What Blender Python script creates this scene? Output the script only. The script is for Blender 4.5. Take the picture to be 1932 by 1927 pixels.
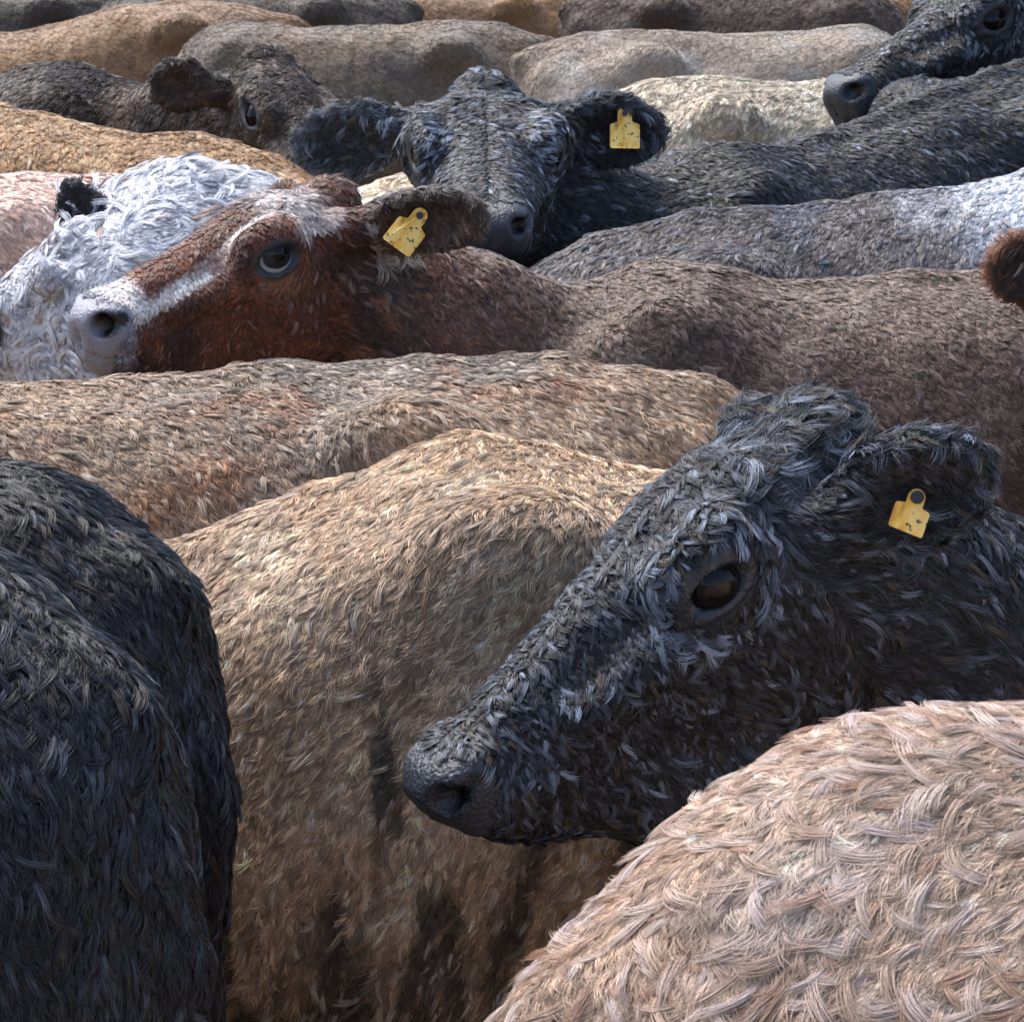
import bpy, math
import numpy as np
from mathutils import Matrix, Vector

# ------------------------------------------------------------------ camera, sky, sun, exposure
CAM_H, PITCH, FOV = 2.05, math.radians(10.3), math.radians(17.2)
IMG = 1932.0                       # photograph measured on a 1932 px wide copy
scene = bpy.context.scene
for o in list(bpy.data.objects):
    bpy.data.objects.remove(o)
cam_data = bpy.data.cameras.new("camera")
cam_data.sensor_fit = 'HORIZONTAL'
cam_data.angle = FOV
cam_data.clip_end = 3000
cam_data.dof.use_dof = True
cam_data.dof.focus_distance = 4.2
cam_data.dof.aperture_fstop = 45
cam = bpy.data.objects.new("camera", cam_data)
cam.location = (0, 0, CAM_H)
cam.rotation_euler = (math.pi / 2 - PITCH, 0, 0)
scene.collection.objects.link(cam)
scene.camera = cam

SUN_EL, SUN_AZ = math.radians(60), math.radians(-46)     # high soft light from the left, a little ahead
world = bpy.data.worlds.new("World")
scene.world = world
world.use_nodes = True
wn = world.node_tree
wn.nodes.clear()
sky = wn.nodes.new("ShaderNodeTexSky")
sky.sky_type = 'NISHITA'
sky.sun_disc = False
sky.sun_elevation = SUN_EL
sky.sun_rotation = SUN_AZ
sky.dust_density = 3.0
bg = wn.nodes.new("ShaderNodeBackground")
bg.inputs['Strength'].default_value = 0.15
wo = wn.nodes.new("ShaderNodeOutputWorld")
wn.links.new(sky.outputs[0], bg.inputs[0])
wn.links.new(bg.outputs[0], wo.inputs[0])
sun_data = bpy.data.lights.new("sun", 'SUN')
sun_data.energy = 2.4
sun_data.angle = math.radians(55)
sun_data.color = (1.0, 0.98, 0.96)
sun = bpy.data.objects.new("sun", sun_data)
sd = Vector((math.sin(SUN_AZ) * math.cos(SUN_EL), math.cos(SUN_AZ) * math.cos(SUN_EL), math.sin(SUN_EL)))
sun.rotation_euler = sd.to_track_quat('Z', 'Y').to_euler()
scene.collection.objects.link(sun)
vs = scene.view_settings
vs.view_transform = 'Standard'
vs.look = 'None'
vs.exposure = 0.92
vs.gamma = 1.0
vs.use_curve_mapping = False
scene.cycles.max_bounces = 4
scene.cycles.diffuse_bounces = 2
scene.cycles.glossy_bounces = 2
scene.cycles.transparent_max_bounces = 4
scene.cycles.use_denoising = True
scene.cycles_curves.shape = 'RIBBONS'
scene.cycles_curves.subdivisions = 2

F = (IMG / 2) / math.tan(FOV / 2)
FWD = np.array([0, math.cos(PITCH), -math.sin(PITCH)])
UP = np.array([0, math.sin(PITCH), math.cos(PITCH)])
RIGHT = np.array([1.0, 0, 0])
EYE = np.array([0, 0, CAM_H])


def at(px, py, depth):
    """world point seen at a place of the photograph, at a distance along the ground"""
    d = FWD * F + RIGHT * (px - IMG / 2) + UP * (963.5 - py)
    return EYE + d * (depth / d[1])


def project(p):
    v = np.asarray(p) - EYE
    z = v @ FWD
    return IMG / 2 + F * (v @ RIGHT) / z, 963.5 - F * (v @ UP) / z, z


# ------------------------------------------------------------------ noise
def _hash(ix, iy, iz, seed):
    h = (ix.astype(np.uint32) * np.uint32(374761393) + iy.astype(np.uint32) * np.uint32(668265263)
         + iz.astype(np.uint32) * np.uint32(2147483647) + np.uint32((seed * 974711) & 0xffffffff))
    h = (h ^ (h >> np.uint32(13))) * np.uint32(1274126177)
    h = (h ^ (h >> np.uint32(16))) * np.uint32(2246822519)
    h = h ^ (h >> np.uint32(13))
    return (h & np.uint32(0xffffff)).astype(np.float32) / float(0xffffff)


def noise(p, freq, seed=0):
    """value noise, -1..1"""
    q = np.asarray(p, np.float32) * np.asarray(freq, np.float32) + 1000.0
    i = np.floor(q).astype(np.int64)
    f = (q - i).astype(np.float32)
    f = f * f * (3 - 2 * f)
    r = 0
    for a in (0, 1):
        wx = f[:, 0] if a else 1 - f[:, 0]
        for b in (0, 1):
            wy = f[:, 1] if b else 1 - f[:, 1]
            for c in (0, 1):
                wz = f[:, 2] if c else 1 - f[:, 2]
                r = r + wx * wy * wz * _hash(i[:, 0] + a, i[:, 1] + b, i[:, 2] + c, seed)
    return r * 2 - 1


def fbm(p, freq, seed=0, octs=3):
    r, a, t = 0, 1.0, 0
    for k in range(octs):
        r = r + a * noise(p, freq * 2 ** k, seed + 17 * k)
        t += a
        a *= 0.5
    return r / t


def sstep(a, b, x):
    t = np.clip((x - a) / (b - a), 0, 1)
    return t * t * (3 - 2 * t)


# ------------------------------------------------------------------ implicit modelling on a rectilinear grid
CAP = 0.10


class Field:
    def __init__(self, xs, ys, zs):
        self.ax = [np.asarray(a, np.float32) for a in (xs, ys, zs)]
        self.D = np.full([len(a) for a in self.ax], CAP, np.float32)

    def _sl(self, lo, hi, m):
        r = []
        for k in range(3):
            a = np.searchsorted(self.ax[k], lo[k] - m)
            b = np.searchsorted(self.ax[k], hi[k] + m)
            if b <= a:
                return None
            r.append(slice(a, b))
        return tuple(r)

    def put(self, fn, lo, hi, k=0.02, sub=False):
        m = CAP if not sub else k + 0.01
        s = self._sl(lo, hi, m)
        if s is None:
            return
        X = self.ax[0][s[0]][:, None, None]
        Y = self.ax[1][s[1]][None, :, None]
        Z = self.ax[2][s[2]][None, None, :]
        d = fn(X, Y, Z)
        a = self.D[s]
        if sub:
            d = -d
            h = np.clip(0.5 + 0.5 * (d - a) / k, 0, 1)
            self.D[s] = a + (d - a) * h + k * h * (1 - h)
        else:
            d = np.minimum(d, CAP)
            h = np.clip(0.5 + 0.5 * (a - d) / k, 0, 1)
            self.D[s] = np.minimum(a + (d - a) * h - k * h * (1 - h), CAP)

    def ellipsoid(self, c, r, R=None, k=0.02, sub=False):
        c = np.asarray(c, float)
        r = np.asarray(r, float)
        R = np.eye(3) if R is None else np.asarray(R)      # columns: local axes
        ext = np.sqrt(((R * r) ** 2).sum(1))

        def fn(X, Y, Z):
            x, y, z = X - c[0], Y - c[1], Z - c[2]
            s0 = s1 = 0
            for j in range(3):
                l = (x * R[0, j] + y * R[1, j] + z * R[2, j]) / r[j]
                s0 = s0 + l * l
                l = l / r[j]
                s1 = s1 + l * l
            k0 = np.sqrt(s0)
            k1 = np.sqrt(s1) + 1e-6
            return k0 * (k0 - 1) / k1
        self.put(fn, c - ext, c + ext, k, sub)

    def cone(self, a, b, ra, rb, k=0.02, sub=False, squash=None):
        """capsule that tapers from ra to rb; squash=(axis, factor) flattens it across that axis"""
        a = np.asarray(a, float)
        b = np.asarray(b, float)
        L = b - a
        L2 = float(L @ L) + 1e-9
        rm = max(ra, rb)

        def fn(X, Y, Z):
            x, y, z = X - a[0], Y - a[1], Z - a[2]
            t = np.clip((x * L[0] + y * L[1] + z * L[2]) / L2, 0, 1)
            dx, dy, dz = x - t * L[0], y - t * L[1], z - t * L[2]
            q = dx * dx + dy * dy + dz * dz
            if squash is not None:
                n, fct = squash
                w = dx * n[0] + dy * n[1] + dz * n[2]
                q = q + w * w * (1 / fct ** 2 - 1)
            return np.sqrt(q) - (ra + (rb - ra) * t)
        self.put(fn, np.minimum(a, b) - rm, np.maximum(a, b) + rm, k, sub)

    def loft(self, M, st, k=0.02, p=2.25):
        """st rows: x, top, bottom, half width above, half width below; M: 4x4 local->grid (rigid)"""
        st = np.asarray(st, float)
        Mi = np.linalg.inv(M)
        x0, x1 = st[0, 0], st[-1, 0]
        cs = np.array([[x, sy * max(abs(st[:, 3]).max(), abs(st[:, 4]).max()), z, 1] for x in (x0, x1) for sy in (-1, 1)
                       for z in (st[:, 1].max(), st[:, 2].min())]) @ M.T
        xi = np.linspace(x0, x1, 160)
        tb = [smooth_interp(xi, st[:, 0], st[:, j]) for j in range(1, 5)]

        def fn(X, Y, Z):
            x = X * Mi[0, 0] + Y * Mi[0, 1] + Z * Mi[0, 2] + Mi[0, 3]
            y = X * Mi[1, 0] + Y * Mi[1, 1] + Z * Mi[1, 2] + Mi[1, 3]
            z = X * Mi[2, 0] + Y * Mi[2, 1] + Z * Mi[2, 2] + Mi[2, 3]
            x, y, z = np.broadcast_arrays(x, y, z)
            xc = np.clip(x, x0, x1)
            top, bot, wt, wb = [np.interp(xc, xi, t) for t in tb]
            hz = np.maximum((top - bot) / 2, 0.004)
            v = (z - (top + bot) / 2) / hz
            w = np.maximum(wb + (wt - wb) * sstep(-0.7, 0.7, v), 0.004)
            u = np.abs(y) / w
            r = (u ** p + np.abs(v) ** p) ** (1 / p)
            d = (r - 1) * np.minimum(w, hz)
            ex = np.abs(x - xc)
            return np.where(ex > 0, np.sqrt(np.maximum(d, 0) ** 2 + ex ** 2), d).astype(np.float32)
        self.put(fn, cs[:, :3].min(0), cs[:, :3].max(0), k)

    def mesh(self):
        """surface nets -> verts, quads"""
        D = self.D
        ins = D < 0
        c = ins[:-1, :-1, :-1].astype(np.int8)
        n = c.copy() * 0
        for a in (0, 1):
            for b in (0, 1):
                for g in (0, 1):
                    n += ins[a:ins.shape[0] - 1 + a, b:ins.shape[1] - 1 + b, g:ins.shape[2] - 1 + g]
        act = (n > 0) & (n < 8)
        I, J, K = np.nonzero(act)
        idx = np.full(act.shape, -1, np.int32)
        idx[I, J, K] = np.arange(len(I))
        acc = np.zeros((len(I), 3), np.float32)
        cnt = np.zeros(len(I), np.float32)
        corners = [(a, b, g) for a in (0, 1) for b in (0, 1) for g in (0, 1)]
        val = {q: D[I + q[0], J + q[1], K + q[2]] for q in corners}
        for q in corners:
            for ax in range(3):
                if q[ax]:
                    continue
                q2 = list(q)
                q2[ax] = 1
                q2 = tuple(q2)
                v0, v1 = val[q], val[q2]
                m = (v0 < 0) != (v1 < 0)
                t = np.where(m, v0 / np.where(np.abs(v0 - v1) < 1e-9, 1, v0 - v1), 0)
                base = [I + q[0], J + q[1], K + q[2]]
                for j in range(3):
                    co = self.ax[j][base[j]]
                    if j == ax:
                        co = co + t * (self.ax[j][base[j] + 1] - co)
                    acc[:, j] += np.where(m, co, 0)
                cnt += m
        V = acc / np.maximum(cnt, 1)[:, None]
        quads = []
        for ax in range(3):
            o1, o2 = (ax + 1) % 3, (ax + 2) % 3
            sl0 = [slice(1, -1)] * 3
            sl1 = [slice(1, -1)] * 3
            sl0[ax] = slice(0, -1)
            sl1[ax] = slice(1, None)
            a, b = ins[tuple(sl0)], ins[tuple(sl1)]
            E = np.nonzero(a != b)
            e = [E[0] + (0 if ax == 0 else 1), E[1] + (0 if ax == 1 else 1), E[2] + (0 if ax == 2 else 1)]
            flip = a[E]
            qs = []
            for d1, d2 in ((-1, -1), (0, -1), (0, 0), (-1, 0)):
                w = [e[0].copy(), e[1].copy(), e[2].copy()]
                w[o1] += d1
                w[o2] += d2
                qs.append(idx[w[0], w[1], w[2]])
            q = np.stack(qs, 1)
            q = np.where(flip[:, None], q, q[:, ::-1])
            quads.append(q)
        Q = np.concatenate(quads)
        Q = Q[(Q >= 0).all(1)]
        return V, Q


def smooth_interp(x, xp, fp):
    """monotone-ish cubic (finite difference tangents)"""
    xp = np.asarray(xp, float)
    fp = np.asarray(fp, float)
    m = np.gradient(fp, xp)
    i = np.clip(np.searchsorted(xp, x) - 1, 0, len(xp) - 2)
    h = xp[i + 1] - xp[i]
    t = (x - xp[i]) / h
    t2, t3 = t * t, t * t * t
    return ((2 * t3 - 3 * t2 + 1) * fp[i] + (t3 - 2 * t2 + t) * h * m[i]
            + (-2 * t3 + 3 * t2) * fp[i + 1] + (t3 - t2) * h * m[i + 1])


def axis_coords(lo, hi, flo, fhi, hc, hf):
    out, x = [], lo
    while x < hi:
        out.append(x)
        d = max(flo - x, x - fhi, 0)
        x += hf if d <= 0 else min(hc, hf + d * 0.25)
    out.append(hi)
    return np.array(out)


# ------------------------------------------------------------------ materials
def node_mat(name):
    m = bpy.data.materials.new(name)
    m.use_nodes = True
    return m, m.node_tree, m.node_tree.nodes["Principled BSDF"]


def skin_material():
    m, nt, b = node_mat("hide")
    a = nt.nodes.new("ShaderNodeAttribute")
    a.attribute_name = "coat"
    nt.links.new(a.outputs['Color'], b.inputs['Base Color'])
    g = nt.nodes.new("ShaderNodeAttribute")
    g.attribute_name = "gloss"
    mr = nt.nodes.new("ShaderNodeMapRange")
    mr.inputs['To Min'].default_value = 0.75
    mr.inputs['To Max'].default_value = 0.3
    nt.links.new(g.outputs['Fac'], mr.inputs['Value'])
    nt.links.new(mr.outputs[0], b.inputs['Roughness'])
    tc = nt.nodes.new("ShaderNodeTexCoord")
    n = nt.nodes.new("ShaderNodeTexNoise")
    n.inputs['Scale'].default_value = 160
    n.inputs['Detail'].default_value = 3
    nt.links.new(tc.outputs['Object'], n.inputs['Vector'])
    bp = nt.nodes.new("ShaderNodeBump")
    bp.inputs['Strength'].default_value = 0.5
    bp.inputs['Distance'].default_value = 0.004
    nt.links.new(n.outputs['Fac'], bp.inputs['Height'])
    nt.links.new(bp.outputs[0], b.inputs['Normal'])
    vo = nt.nodes.new("ShaderNodeTexVoronoi")
    vo.inputs['Scale'].default_value = 210
    nt.links.new(tc.outputs['Object'], vo.inputs['Vector'])
    b2 = nt.nodes.new("ShaderNodeBump")
    b2.inputs['Distance'].default_value = 0.0012
    b2.invert = True
    nt.links.new(g.outputs['Fac'], b2.inputs['Strength'])
    nt.links.new(vo.outputs['Distance'], b2.inputs['Height'])
    nt.links.new(bp.outputs[0], b2.inputs['Normal'])
    nt.links.new(b2.outputs[0], b.inputs['Normal'])
    b.inputs['Specular IOR Level'].default_value = 0.4
    return m


def hair_material():
    m, nt, b = node_mat("coat_hair")
    a = nt.nodes.new("ShaderNodeAttribute")
    a.attribute_name = "hair_color"
    nt.links.new(a.outputs['Color'], b.inputs['Base Color'])
    b.inputs['Roughness'].default_value = 0.42
    b.inputs['Specular IOR Level'].default_value = 0.55
    return m


def eye_material(name, iris, white, sy=0.86, sz=1.12):
    """object space: +X of the eyeball looks out, pupil is a horizontal oval"""
    m, nt, b = node_mat(name)
    tc = nt.nodes.new("ShaderNodeTexCoord")
    sep = nt.nodes.new("ShaderNodeSeparateXYZ")
    nt.links.new(tc.outputs['Object'], sep.inputs[0])
    comb = nt.nodes.new("ShaderNodeCombineXYZ")
    for ax, sc in ((1, sy), (2, sz)):
        mu = nt.nodes.new("ShaderNodeMath")
        mu.operation = 'MULTIPLY'
        mu.inputs[1].default_value = sc
        nt.links.new(sep.outputs[ax], mu.inputs[0])
        nt.links.new(mu.outputs[0], comb.inputs[ax])
    ln = nt.nodes.new("ShaderNodeVectorMath")
    ln.operation = 'LENGTH'
    nt.links.new(comb.outputs[0], ln.inputs[0])
    cr = nt.nodes.new("ShaderNodeValToRGB")
    e = cr.color_ramp.elements
    e[0].position = 0.30
    e[0].color = (0.004, 0.004, 0.006, 1)
    e[1].position = 0.42
    e[1].color = (*iris, 1)
    x = cr.color_ramp.elements.new(0.66)
    x.color = (*iris, 1)
    x = cr.color_ramp.elements.new(0.74)
    x.color = (*white, 1)
    nt.links.new(ln.outputs['Value'], cr.inputs[0])
    nt.links.new(cr.outputs[0], b.inputs['Base Color'])
    b.inputs['Roughness'].default_value = 0.07
    b.inputs['Specular IOR Level'].default_value = 0.25
    return m


def tag_material():
    m, nt, b = node_mat("tag_plastic")
    tc = nt.nodes.new("ShaderNodeTexCoord")
    mp = nt.nodes.new("ShaderNodeMapping")
    mp.inputs['Scale'].default_value = (1.0, 0.35, 1.0)
    nt.links.new(tc.outputs['Object'], mp.inputs['Vector'])
    n = nt.nodes.new("ShaderNodeTexNoise")
    n.inputs['Scale'].default_value = 75
    n.inputs['Detail'].default_value = 4
    cr = nt.nodes.new("ShaderNodeValToRGB")
    cr.color_ramp.elements[0].position = 0.33
    cr.color_ramp.elements[0].color = (0.62, 0.29, 0.03, 1)
    cr.color_ramp.elements[1].position = 0.62
    cr.color_ramp.elements[1].color = (0.95, 0.66, 0.20, 1)
    x = cr.color_ramp.elements.new(0.47)
    x.color = (0.90, 0.50, 0.07, 1)
    nt.links.new(mp.outputs[0], n.inputs['Vector'])
    nt.links.new(n.outputs['Fac'], cr.inputs[0])
    d = nt.nodes.new("ShaderNodeTexNoise")
    d.inputs['Scale'].default_value = 120
    d.inputs['Detail'].default_value = 6
    nt.links.new(tc.outputs['Object'], d.inputs['Vector'])
    dr = nt.nodes.new("ShaderNodeValToRGB")
    dr.color_ramp.elements[0].position = 0.60
    dr.color_ramp.elements[1].position = 0.68
    nt.links.new(d.outputs['Fac'], dr.inputs[0])
    mx = nt.nodes.new("ShaderNodeMix")
    mx.data_type = 'RGBA'
    mx.inputs['B'].default_value = (0.10, 0.06, 0.03, 1)
    nt.links.new(dr.outputs[0], mx.inputs['Factor'])
    nt.links.new(cr.outputs[0], mx.inputs['A'])
    nt.links.new(mx.outputs['Result'], b.inputs['Base Color'])
    b.inputs['Roughness'].default_value = 0.5
    return m


def plain_material(name, col, rough):
    m, nt, b = node_mat(name)
    b.inputs['Base Color'].default_value = (*col, 1)
    b.inputs['Roughness'].default_value = rough
    return m


MAT_SKIN, MAT_HAIR, MAT_TAG = skin_material(), hair_material(), tag_material()
MAT_EYE_DARK = eye_material("eye_dark", (0.006, 0.005, 0.005), (0.010, 0.009, 0.009))
MAT_EYE_BLUE = eye_material("eye_pale_rimmed", (0.02, 0.022, 0.03), (0.36, 0.38, 0.42), 0.98, 1.28)
MAT_STUD = plain_material("tag_stud", (0.02, 0.017, 0.015), 0.4)


def srgb(r, g, b):
    c = np.array([r, g, b], float) / 255
    return np.where(c <= 0.04045, c / 12.92, ((c + 0.055) / 1.055) ** 2.4)


# ------------------------------------------------------------------ ground
def build_ground():
    m, nt, b = node_mat("trodden_earth")
    tc = nt.nodes.new("ShaderNodeTexCoord")
    n = nt.nodes.new("ShaderNodeTexNoise")
    n.inputs['Scale'].default_value = 1.3
    n.inputs['Detail'].default_value = 8
    cr = nt.nodes.new("ShaderNodeValToRGB")
    cr.color_ramp.elements[0].position = 0.3
    cr.color_ramp.elements[0].color = (0.055, 0.036, 0.022, 1)
    cr.color_ramp.elements[1].position = 0.7
    cr.color_ramp.elements[1].color = (0.22, 0.15, 0.085, 1)
    nt.links.new(tc.outputs['Object'], n.inputs['Vector'])
    nt.links.new(n.outputs['Fac'], cr.inputs[0])
    nt.links.new(cr.outputs[0], b.inputs['Base Color'])
    b.inputs['Roughness'].default_value = 0.95
    bp = nt.nodes.new("ShaderNodeBump")
    bp.inputs['Distance'].default_value = 0.05
    nt.links.new(n.outputs['Fac'], bp.inputs['Height'])
    nt.links.new(bp.outputs[0], b.inputs['Normal'])
    me = bpy.data.meshes.new("ground")
    S = 1200
    me.from_pydata([(-S, -S, 0), (S, -S, 0), (S, S, 0), (-S, S, 0)], [], [(0, 1, 2, 3)])
    me.materials.append(m)
    o = bpy.data.objects.new("ground", me)
    o["kind"] = "structure"
    scene.collection.objects.link(o)


build_ground()


# ------------------------------------------------------------------ the cow
def unit(v):
    v = np.asarray(v, float)
    return v / np.linalg.norm(v)


def head_matrix(x_img, z_img, anchor_local, anchor_world, s):
    """x_img, z_img: muzzle and forehead directions as (right, up, towards the camera)"""
    cv = lambda v: RIGHT * v[0] + UP * v[1] - FWD * v[2]
    X = unit(cv(x_img))
    Z = cv(z_img)
    Z = unit(Z - X * (Z @ X))
    Y = np.cross(Z, X)
    M = np.eye(4)
    M[:3, 0], M[:3, 1], M[:3, 2] = X, Y, Z
    M[:3, 3] = np.asarray(anchor_world) - M[:3, :3] @ (np.asarray(anchor_local, float) * s)
    return M


EYE_L = np.array([0.19, 0.098, -0.008])
HEAD_ST = [  # x, top, bottom, half width above, half width below
    (-0.055, -0.045, -0.10, 0.02, 0.02),
    (-0.035, 0.012, -0.17, 0.062, 0.052),
    (0.000, 0.036, -0.205, 0.082, 0.062),
    (0.050, 0.054, -0.232, 0.100, 0.066),
    (0.110, 0.060, -0.240, 0.112, 0.066),
    (0.180, 0.050, -0.226, 0.112, 0.062),
    (0.240, 0.034, -0.192, 0.088, 0.058),
    (0.310, 0.018, -0.158, 0.068, 0.054),
    (0.380, 0.004, -0.132, 0.058, 0.049),
    (0.440, -0.008, -0.118, 0.055, 0.047),
    (0.485, -0.015, -0.108, 0.054, 0.043),
    (0.514, -0.022, -0.096, 0.048, 0.036),
    (0.530, -0.034, -0.078, 0.030, 0.020),
]
# a deep jawed head: lower throat and chin line, flatter crown
DEEP_ST = [(x, t + dt, nb, w, v * 0.96) for (x, t, b, w, v), dt, nb in zip(
    HEAD_ST, (-0.02, -0.03, -0.028, -0.018, -0.004, 0, 0, 0, 0, 0, 0, 0, 0),
    (-0.14, -0.26, -0.30, -0.325, -0.330, -0.315, -0.284, -0.232, -0.178, -0.136, -0.113, -0.100, -0.085))]
HEAVY_ST = [(x, t, min(b, nb), w * f, v * f) for (x, t, b, w, v), nb, f in zip(
    DEEP_ST, (0, 0, 0, 0, 0, 0, 0, -0.235, -0.198, -0.172, -0.156, -0.140, -0.110), (1, 1, 1, 1, 1, 1, 1, 1, 1.04, 1.08, 1.1, 1.1, 1.1))]
WEDGE_ST = [(x, t, nb if nb else b, w, v) for (x, t, b, w, v), nb in zip(
    DEEP_ST, (0, 0, 0, 0, 0, 0, 0, -0.245, -0.202, -0.166, -0.126, -0.092, -0.068))]
BODY_ST = [
    (-0.900, 1.140, 0.960, 0.03, 0.03),
    (-0.870, 1.225, 0.860, 0.115, 0.13),
    (-0.780, 1.300, 0.760, 0.180, 0.215),
    (-0.620, 1.345, 0.700, 0.235, 0.265),
    (-0.420, 1.360, 0.665, 0.260, 0.295),
    (-0.200, 1.345, 0.630, 0.285, 0.335),
    (0.080, 1.338, 0.605, 0.300, 0.355),
    (0.330, 1.352, 0.605, 0.270, 0.330),
    (0.480, 1.368, 0.640, 0.205, 0.290),
    (0.600, 1.335, 0.690, 0.165, 0.250),
    (0.720, 1.220, 0.770, 0.110, 0.170),
    (0.770, 1.100, 0.880, 0.03, 0.05),
]


def ear_frame(spec, side):
    if 'Rw' in spec and spec.get('cam'):      # directions given as (right, up, towards the camera)
        cv = lambda v: spec['Rw'].T @ (RIGHT * v[0] + UP * v[1] - FWD * v[2])
        d = unit(cv(spec['dir']))
        n = cv(spec['open'])
        n = unit(n - d * (n @ d))
        return d, np.cross(n, d), n
    d = unit((spec['dir'][0], side * spec['dir'][1], spec['dir'][2]))
    n = np.array((spec['open'][0], side * spec['open'][1], spec['open'][2]), float)
    n = unit(n - d * (n @ d))
    w = np.cross(n, d)
    return d, w, n


EAR0 = dict(dir=(-0.15, 1.0, 0.05), open=(0.75, 0.1, -0.25), len=0.20, wid=0.115)


def make_cow(name_label, spec):
    """one animal: a continuous body mesh, with eyes, tag and coat as its children"""
    s = spec.get('s', 1.0)
    seed = spec['seed']
    rng = np.random.default_rng(seed)
    yaw = math.radians(spec['yaw'])
    refp = at(*spec['ref'])
    xr = spec.get('xref', 0.45) * s
    c, sn = math.cos(yaw), math.sin(yaw)
    ztop = np.interp(spec.get('xref', 0.45), [r[0] for r in BODY_ST], [r[1] for r in BODY_ST])
    hz = refp[2] / ztop                      # vertical scale so that the back is at its height and the feet on the ground
    wf = spec.get('fat', 1.0)
    M = np.eye(4)
    M[:3, 0] = (c, sn, 0)
    M[:3, 1] = (-sn, c, 0)
    M[:3, 3] = (refp[0] - c * xr, refp[1] - sn * xr, 0)
    Mi = np.linalg.inv(M)
    tilt = spec.get('tilt', 0.0)
    prof = spec.get('profile', [])

    def B(x, y, z):                          # canonical body point -> cow space
        dz = np.interp(x, [q[0] for q in prof], [q[1] for q in prof]) * np.clip((z - 0.75) / 0.4, 0, 1) * s if prof else 0
        return np.array((x * s, y * s * wf, z * hz + tilt * (x - spec.get('xref', 0.45)) * s * np.clip(z, 0, 1) + dz))
    heads = spec.get('head')
    Mh = None
    fine = spec.get('fine')
    hs = 1.0
    if heads:
        hs = heads.get('s', s)
        Mw = head_matrix(heads['x'], heads['z'], heads.get('anchor', EYE_L), at(*heads['at']), hs)
        heads['Rw'] = Mw[:3, :3]
        Mh = Mi @ Mw

    def Hd(p):
        return Mh[:3, :3] @ (np.asarray(p, float) * hs) + Mh[:3, 3]
    # grid
    lo = np.array([-1.15 * s, -0.52 * s * wf, -0.01])
    hi = np.array([0.9 * s, 0.52 * s * wf, refp[2] + 0.22 + abs(tilt) * s])
    hc = spec.get('voxel', 0.02)
    hf = fine or hc
    if Mh is not None:
        pts = np.array([Hd(p) for p in ((-0.1, 0.34, 0.13), (-0.1, -0.34, 0.13), (0.56, 0.1, 0.05), (0.56, -0.1, 0.05), (0.1, 0, -0.3), (0.5, 0, -0.2), (-0.15, 0.3, -0.15), (-0.15, -0.3, -0.15))])
        flo, fhi = pts.min(0), pts.max(0)
        lo = np.minimum(lo, flo - 0.03)
        hi = np.maximum(hi, fhi + 0.03)
    else:
        flo, fhi = np.array([9e9] * 3), np.array([-9e9] * 3)
        hf = hc
        flo, fhi = lo, hi
    fld = Field(*[axis_coords(lo[k], hi[k], flo[k], fhi[k], hc, hf) for k in range(3)])
    # trunk
    st = []
    for r in BODY_ST:
        st.append((r[0] * s, B(r[0], 0, r[1])[2], B(r[0], 0, r[2])[2], r[3] * s * wf, r[4] * s * wf))
    fld.loft(np.eye(4), st, k=0.03, p=2.15)
    E = lambda x, y, z, rx, ry, rz, k=0.06: fld.ellipsoid(B(x, y, z), np.array((rx, ry * wf, rz)) * s, k=k * s)
    C = lambda a, b, ra, rb, k=0.04: fld.cone(B(*a), B(*b), ra * s, rb * s, k=k * s)
    bony = spec.get('bony', 1.0)
    hook = 0.6 + 0.4 * bony
    for x0, x1 in () if bony < 0.5 else ((-0.80, -0.62), (-0.62, -0.42), (-0.42, -0.15), (-0.15, 0.12), (0.12, 0.33), (0.33, 0.50)):
        t0, t1 = [np.interp(x, [r[0] for r in BODY_ST], [r[1] for r in BODY_ST]) - 0.022 for x in (x0, x1)]
        C((x0, 0, t0), (x1, 0, t1), 0.030, 0.030, 0.03)                     # ridge of the spine
    for y in (-1, 1):
        E(-0.42, y * 0.225, 1.262, 0.10, 0.06, 0.065 * hook, 0.10)          # hook bone
        E(-0.79 + 0.03 * (1 - bony), y * 0.105, 1.165 - 0.03 * (1 - bony), 0.06, 0.045, 0.07, 0.07)                 # pin bone
        E(-0.58 + 0.08 * (1 - bony), y * 0.175, 0.900, 0.27, 0.125, 0.36, 0.08)                 # thigh
        E(0.46, y * 0.180, 1.040, 0.18, 0.085, 0.29, 0.12)                  # shoulder blade
        E(0.52, y * 0.200, 0.820, 0.14, 0.085, 0.17, 0.08)
        C((-0.60 + 0.08 * (1 - bony), y * 0.19, 0.78), (-0.66, y * 0.19, 0.50), 0.130, 0.070)
        C((-0.66, y * 0.19, 0.50), (-0.76, y * 0.18, 0.44), 0.070, 0.056)
        C((-0.76, y * 0.18, 0.44), (-0.72, y * 0.18, 0.12), 0.050, 0.042)
        C((-0.72, y * 0.18, 0.12), (-0.68, y * 0.18, 0.045), 0.046, 0.056)
        C((0.50, y * 0.18, 0.78), (0.50, y * 0.17, 0.42), 0.105, 0.058)
        C((0.50, y * 0.17, 0.42), (0.49, y * 0.17, 0.12), 0.052, 0.042)
        C((0.49, y * 0.17, 0.12), (0.52, y * 0.17, 0.045), 0.046, 0.058)
    E(-0.83 + 0.04 * (1 - bony), 0, 1.255 - 0.045 * (1 - bony), 0.09, 0.04, 0.05, 0.05)                              # tail head
    C((-0.85 + 0.03 * (1 - bony), 0, 1.22 - 0.06 * (1 - bony)), (-0.885, 0, 1.05), 0.036, 0.026)
    C((-0.885, 0, 1.05), (-0.87, 0, 0.50), 0.026, 0.020)
    C((-0.87, 0, 0.50), (-0.86, 0, 0.34), 0.035, 0.012)
    E(0.62, 0, 0.78, 0.14, 0.12, 0.15, 0.08)                                # brisket
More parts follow.
